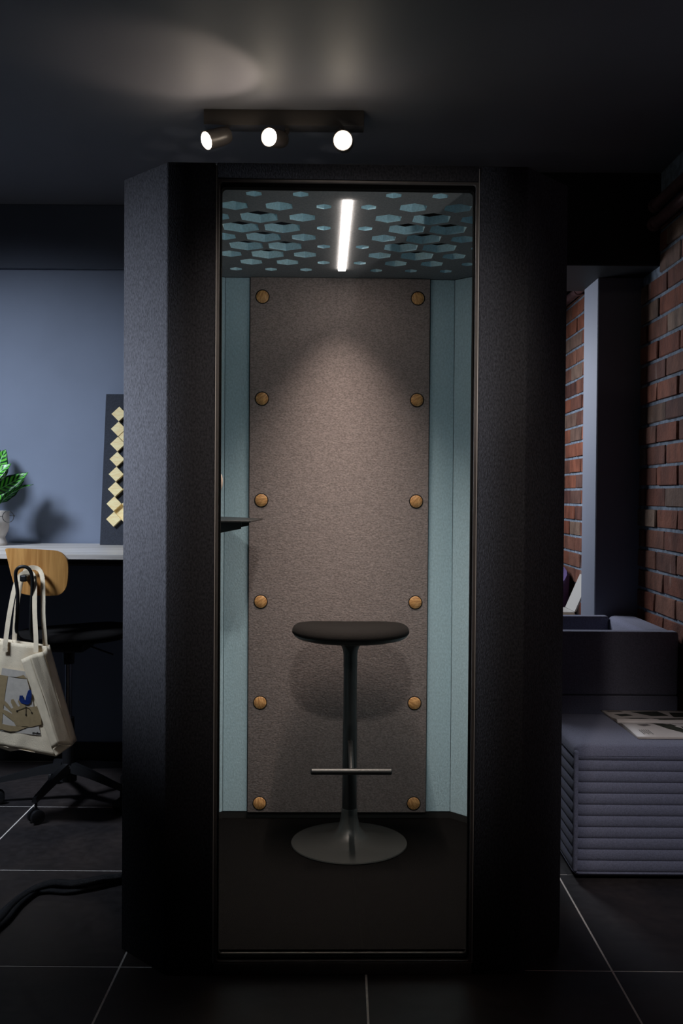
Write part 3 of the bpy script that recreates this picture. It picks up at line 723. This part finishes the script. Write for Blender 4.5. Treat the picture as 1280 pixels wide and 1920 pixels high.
# folded side gusset that flops over the front
cloth('folded_gusset', [L3(-1.264, 3.800, .684), L3(-1.224, 3.786, .703), L3(-1.112, 3.790, .352), L3(-1.141, 3.803, .330)], 6, 22, .0016, M['canvas'], seed=2)
cloth('folded_gusset', [L3(-1.224, 3.786, .703), L3(-1.178, 3.806, .716), L3(-1.073, 3.842, .337), L3(-1.112, 3.790, .352)], 7, 22, .0018, M['canvas'], seed=4)
cloth('folded_gusset', [L3(-1.141, 3.803, .330), L3(-1.112, 3.790, .352), L3(-1.073, 3.842, .337), L3(-1.125, 3.800, .302)], 6, 6, .0005, M['canvas'], seed=6)
cloth('folded_gusset', [L3(-1.178, 3.806, .716), L3(-1.166, 3.845, .736), L3(-1.071, 3.90, .340), L3(-1.073, 3.842, .337)], 4, 16, .001, M['canvas'], seed=7)
def strap(pts, wdt, m=M['canvas'], name='strap'):
    bm = NB(); P = spline(pts, 6); g = []
    for i, p in enumerate(P):
        t = (P[min(i + 1, len(P) - 1)] - P[max(i - 1, 0)]).normalized(); s = t.cross(Vector((0, 1, .15))).normalized()
        g.append((bm.verts.new(p - s * wdt / 2), bm.verts.new(p + s * wdt / 2)))
    for a, b in zip(g, g[1:]): bm.faces.new((a[0], a[1], b[1], b[0]))
    o = obj(name, bm, m, bag); md = o.modifiers.new('t', 'SOLIDIFY'); md.thickness = .0014; md.offset = 0
strap([L3(-1.331, 3.814, .712), L3(-1.330, 3.816, .755), L3(-1.322, 3.835, .86), L3(-1.309, 3.862, .965), L3(-1.295, 3.885, 1.008), L3(-1.270, 3.893, 1.020), L3(-1.250, 3.890, 1.016), L3(-1.233, 3.868, .985), L3(-1.224, 3.842, .87), L3(-1.211, 3.818, .76), L3(-1.208, 3.808, .712)], .0185)
strap([L3(-1.310, 3.862, .72), L3(-1.311, 3.862, .76), L3(-1.306, 3.870, .87), L3(-1.297, 3.893, .975), L3(-1.278, 3.908, 1.030), L3(-1.240, 3.912, 1.036), L3(-1.214, 3.900, 1.010), L3(-1.203, 3.88, .94), L3(-1.196, 3.86, .85), L3(-1.186, 3.848, .77), L3(-1.181, 3.842, .71)], .0185)
def flat(pts, y, m, name='printed_picture', parent=bag, t=.0004):
    bm = NB(); prism(bm, [(x - BO.x, z - BO.z) for x, z in pts], y - BO.y - t, y - BO.y, axis='y'); return obj(name, bm, m, parent)
pf = 3.8055
pr = flat([(-1.341, .649), (-1.251, .636), (-1.187, .382), (-1.378, .405)], 3.8085, M['print_grey'])
flat([(-1.349, .622), (-1.318, .617), (-1.329, .55), (-1.338, .47), (-1.343, .405), (-1.352, .404), (-1.376, .42), (-1.370, .50)], 3.8075, M['print_brown'])
flat([(-1.318, .617), (-1.290, .612), (-1.256, .622), (-1.243, .607), (-1.27, .609)], 3.8075, M['print_brown'])
HAND = [(-1.343, .515), (-1.333, .522), (-1.318, .508), (-1.304, .489), (-1.296, .492), (-1.306, .513), (-1.305, .524), (-1.296, .527), (-1.286, .510), (-1.277, .497), (-1.270, .499), (-1.278, .517), (-1.274, .528), (-1.266, .530), (-1.254, .512), (-1.246, .497), (-1.225, .496), (-1.198, .500), (-1.186, .497), (-1.186, .427), (-1.223, .417), (-1.255, .416), (-1.287, .422), (-1.295, .437), (-1.318, .455), (-1.341, .473), (-1.341, .487), (-1.318, .478), (-1.301, .468), (-1.304, .475), (-1.325, .495)]
flat(HAND, 3.8068, M['print_brown'])
flat([(-1.352, .43), (-1.30, .420), (-1.235, .418), (-1.28, .400), (-1.31, .398), (-1.35, .408)], 3.8068, M['print_brown'])
def pp(a): return a
CHB = [(-1.238, .560), (-1.231, .565), (-1.225, .560), (-1.2235, .540), (-1.228, .513), (-1.238, .505), (-1.252, .507), (-1.266, .512), (-1.273, .524), (-1.271, .541), (-1.258, .541), (-1.255, .527), (-1.248, .523), (-1.245, .538)]
flat(CHB, 3.8055, M['print_blue'])
bm = NB()
def seg2(a, b, w_=.0016):
    a, b = Vector(a), Vector(b); d = (b - a).normalized(); n_ = Vector((-d.y, d.x)) * w_ / 2
    prism(bm, [(v.x - BO.x, v.y - BO.z) for v in (a - n_, b - n_, b + n_, a + n_)], 3.8050 - BO.y, 3.8055 - BO.y, axis='y')
seg2((-1.246, .507), (-1.246, .464)); seg2((-1.246, .495), (-1.281, .481)); seg2((-1.246, .495), (-1.232, .489)); seg2((-1.232, .489), (-1.223, .474))
seg2((-1.281, .483), (-1.282, .476), .004); seg2((-1.246, .468), (-1.246, .461), .004); seg2((-1.223, .476), (-1.223, .470), .004)
obj('printed_picture', bm, M['print_black'], bag)
tx = bpy.data.curves.new('printed_word', 'FONT'); tx.body = 'profim'; tx.size = .0115; tx.extrude = .0002; tx.offset = .0003
to = bpy.data.objects.new('tmp', tx); C.objects.link(to); bpy.context.view_layer.update()
tm = bpy.data.meshes.new_from_object(to.evaluated_get(bpy.context.evaluated_depsgraph_get())); bpy.data.objects.remove(to)
tm.materials.clear(); tm.materials.append(M['print_black'])
tw = link('printed_word', tm, bag); tw.location = L3(-1.221, 3.8070, .391); tw.rotation_euler = (PI / 2, math.radians(7), 0)

# ================================================================== CABLE ON THE FLOOR
bm = NB()
path = [(-.72, 3.80), (-.712, 3.55), (-.742, 3.345), (-.812, 3.275), (-.89, 3.23), (-.967, 3.235), (-1.027, 3.20), (-1.055, 3.09), (-1.06, 2.95), (-1.10, 2.80), (-1.2, 2.62), (-1.4, 2.5)]
for dx, dy, dz, r in ((0, 0, .016, .0155), (.018, .022, .011, .0105), (-.016, -.018, .010, .0095)):
    P = spline([(x + dx, y + dy, dz + (.012 if 3 <= i <= 5 and r > .012 else 0)) for i, (x, y) in enumerate(path)], 6); tube(bm, P, r, 10, flat=.85)
tag(obj('cable_bundle', bm, M['cable'], smooth=180), 'black braided cable bundle curving over the floor left of the booth', 'cable')

# ================================================================== OTTOMAN, MAGAZINE, SOFA
ot = thing('ottoman', 'grey upholstered ottoman block with horizontal ribs beside the booth', 'ottoman', (1.092, 3.625, 0))
def oo(d): return rrect(.283 - d, .262 - d, max(.004, .030 - d), 5)
lev = [(.012, .03), (.016, .012), (.024, .004)]
z0, ch_h, nrib = .030, .0392, 10
for k in range(nrib):
    for t, dd in ((0, .0065), (.06, .0045), (.15, .0020), (.35, .0003), (.6, .0003), (.85, .0020), (.94, .0045)):
        lev.append((z0 + ch_h * (k + t), dd))
zt = z0 + ch_h * nrib
lev += [(zt, .0065), (zt + .002, .003), (zt + .012, .0012), (zt + .0135, .0042), (zt + .015, .0015)]
bm = NB(); stack(bm, oo, lev + [(.458, .003), (.466, .009), (.471, .018), (.4745, .035), (.476, .07), (.477, .14)])
obj('ribbed_cushion', bm, M['sofa'], ot, smooth=60)
bm = NB(); box(bm, -.2845, -.268, -.2635, -.247, .030, .455, .007, 3)
for v in bm.verts: v.co.x += .0015; v.co.y += .0015
obj('corner_welt', bm, M['sofa'], ot, smooth=60)
bm = NB(); box(bm, -.25, .25, -.23, .23, 0, .013, .003, 1); obj('plinth', bm, M['black'], ot)

mg = thing('magazine', 'open glossy furniture magazine lying on the ribbed ottoman', 'magazine', (1.21, 3.672, .4775))
def page(name, y0, y1, zf, m, nx=4, ny=12, x0=-.17, x1=.16, sk=.016):
    bm = NB(); g = []
    for j in range(ny + 1):
        v = j / ny; y = y0 + (y1 - y0) * v; row = []
        for i in range(nx + 1): row.append(bm.verts.new((x0 + sk * (1 - (y + .225) / .45) + (x1 - x0) * i / nx, y, zf(v))))
        g.append(row)
    for a, b in zip(g, g[1:]):
        for i in range(nx): bm.faces.new((a[i], a[i + 1], b[i + 1], b[i]))
    o = obj(name, bm, m, mg, smooth=60); md = o.modifiers.new('t', 'SOLIDIFY'); md.thickness = .0006; md.offset = 0
    return o
zA = lambda k: (lambda v: .0008 + .0014 * k + .004 * k * (v ** 1) * (1 - v ** 6))
zBk = lambda k: (lambda v: .0008 + .0014 * k + (.006 + .0035 * k) * math.exp(-v * 5) * (1 - math.exp(-v * 30)))
for k in range(4): page('page', -.225 + .0012 * k, -.002, zA(k), M['paper'])
for k in range(4): page('page', .002, .225 - .0012 * k, zBk(k), M['paper'])
bm = NB(); box(bm, -.156, .177, -.223, -.2225, .0, .0012); obj('cover_edge', bm, M['black'], mg)
def sl(x, y):   # skewed page coordinates -> height above the top pages
    if y < 0: v = (y + .225) / .223; z = zA(3)(max(0, min(1, v)))
    else: v = (y - .002) / .223; z = zBk(3)(max(0, min(1, v)))
    return z + .0009
def pic(pts, m):
    bm = NB(); vs = [bm.verts.new((x, y, sl(x, y))) for x, y in pts]; bm.faces.new(vs)
    c = bmesh.ops.triangulate(bm, faces=bm.faces[:])
    bmesh.ops.subdivide_edges(bm, edges=bm.edges[:], cuts=2, use_grid_fill=True)
    for v in bm.verts: v.co.z = sl(v.co.x, v.co.y)
    obj('printed_picture', bm, m, mg)
D_, G_ = M['paper_dark'], M['paper_mid']
pic([(-.06, -.01), (-.02, -.01), (.045, -.115), (.075, -.12), (.075, -.165), (.03, -.165), (-.015, -.11)], D_)
pic([(.045, -.085), (.085, -.09), (.105, -.13), (.08, -.165), (.05, -.13)], D_)
pic([(-.02, -.055), (.02, -.05), (.035, -.075), (.0, -.085)], D_)
pic([(-.11, -.06), (-.07, -.05), (-.06, -.07), (-.09, -.085)], G_)
pic([(.11, -.05), (.17, -.045), (.17, -.13), (.10, -.12)], G_)
pic([(.11, -.15), (.16, -.145), (.165, -.175), (.12, -.185)], D_)
pic([(-.125, .06), (-.05, .065), (-.03, .035), (-.10, .03)], D_)
pic([(-.06, .19), (.05, .20), (.07, .12), (.0, .11)], D_)
pic([(-.14, .14), (-.09, .15), (-.07, .12), (-.12, .10)], D_)
pic([(.09, .18), (.15, .17), (.16, .10), (.08, .09)], D_)
pic([(-.02, .05), (.13, .06), (.15, .02), (.0, .015)], D_)
pic([(-.16, .205), (-.10, .21), (-.09, .185), (-.15, .18)], G_)
bm = NB()
for i in range(5):
    x = -.125 + .008 * i; vs = [bm.verts.new((a, b, sl(a, b))) for a, b in ((x, -.13), (x + .0035, -.13), (x + .0035 + .004, -.185 + .01 * (i % 2)), (x + .004, -.185 + .01 * (i % 2)))]; bm.faces.new(vs)
obj('printed_text_lines', bm, G_, mg)

sf = thing('sofa', 'low boxy grey sofa with high square sides behind the ottoman', 'sofa', (1.04, 4.2, 0))
def sbox(name, x0, x1, y0, y1, z0, z1, bev=.02, seg=4):
    bm = NB(); box(bm, x0 - 1.04, x1 - 1.04, y0 - 4.2, y1 - 4.2, z0, z1, bev, seg); return obj(name, bm, M['sofa'], sf, smooth=60)
sbox('side_wall', .71, 1.362, 3.925, 3.985, .535, .795, .012, 4)
sbox('side_wall', .71, 1.362, 3.927, 3.983, .03, .5335, .006, 3)
sbox('backrest', 1.225, 1.362, 3.987, 4.50, .03, .793, .028, 5)
sbox('side_wall', .71, 1.223, 4.452, 4.505, .03, .793, .012, 4)
sbox('seat_cushion', .71, 1.222, 3.988, 4.450, .30, .46, .03, 4)
sbox('seat_base', .72, 1.222, 3.99, 4.449, .05, .2985, .006, 2)
for x in (.76, 1.30):
    for y in (3.95, 4.46):
        bm = NB(); box(bm, x - .02 - 1.04, x + .02 - 1.04, y - .015 - 4.2, y + .015 - 4.2, 0, .0305); obj('foot', bm, M['black'], sf)
bm = NB(); box(bm, 1.3625 - 1.04, 1.367 - 1.04, 3.935 - 4.2, 3.952 - 4.2, .485, .525, .0008, 1); obj('connector_plate', bm, M['chrome'], sf)['label'] = 'small bright metal plate'

# ================================================================== FAR ROOM THINGS
ft = thing('side_table', 'small tan wooden table behind the sofa at the far brick wall', 'table', (1.10, 5.35, 0))
bm = NB(); box(bm, -.28, .16, -.22, .2, .685, .705, .004, 2); obj('table_top', bm, M['table_wood'], ft)
for sx in (-.25, .13):
    for sy in (-.19, .17):
        bm = NB(); box(bm, sx - .015, sx + .015, sy - .015, sy + .015, 0, .6845, .003, 1); obj('leg', bm, M['black_metal'], ft)
lp = thing('laptop', 'pale open laptop on the small table beside the column', 'laptop', (1.14, 5.29, .7055))
bm = NB(); box(bm, -.16, .10, -.11, .11, .004, .020, .003, 2); obj('keyboard_base', bm, M['laptop'], lp)
for sx in (-.14, .08):
    for sy in (-.09, .09):
        bm = NB(); box(bm, sx - .008, sx + .008, sy - .008, sy + .008, 0, .004); obj('rubber_foot', bm, M['black'], lp)
bm = NB(); prism(bm, [(.098, .021), (.106, .021), (.186, .205), (.178, .207)], -.11, .11, axis='y'); obj('screen', bm, M['laptop'], lp)
lc = thing('lounge_chair', 'purple rounded lounge chair in the far room beside the column', 'chair', (1.10, 5.85, 0))
bm = NB()
N_, rgs = 22, []
for i in range(N_ + 1):
    a = math.radians(-150 + 300 * i / N_ - 90 + 180); ca, sa = math.cos(a), math.sin(a)
    hz = .955 - .16 * (abs(i / N_ - .5) * 2) ** 2.2
    rgs.append([bm.verts.new((.22 * ca, .22 * sa, .40)), bm.verts.new((.245 * ca, .245 * sa, .42)), bm.verts.new((.26 * ca, .26 * sa, hz - .02)), bm.verts.new((.245 * ca, .245 * sa, hz)), bm.verts.new((.215 * ca, .215 * sa, hz - .015)), bm.verts.new((.20 * ca, .20 * sa, .42))])
for p_, q_ in zip(rgs, rgs[1:]):
    for i in range(6): bm.faces.new((p_[i], p_[(i + 1) % 6], q_[(i + 1) % 6], q_[i]))
bm.faces.new(rgs[0][::-1]); bm.faces.new(rgs[-1])
obj('backrest', bm, M['purple'], lc, smooth=50)
bm = NB(); lathe(bm, [(0, .38), (.19, .38), (.205, .40), (.205, .45), (.18, .47), (0, .475)], 32); obj('seat', bm, M['purple'], lc, smooth=50)
bm = NB(); lathe(bm, [(0, 0), (.2, 0), (.2, .012), (.03, .03), (.022, .06), (.022, .379), (0, .379)], 32); obj('pedestal', bm, M['black_metal'], lc, smooth=40)
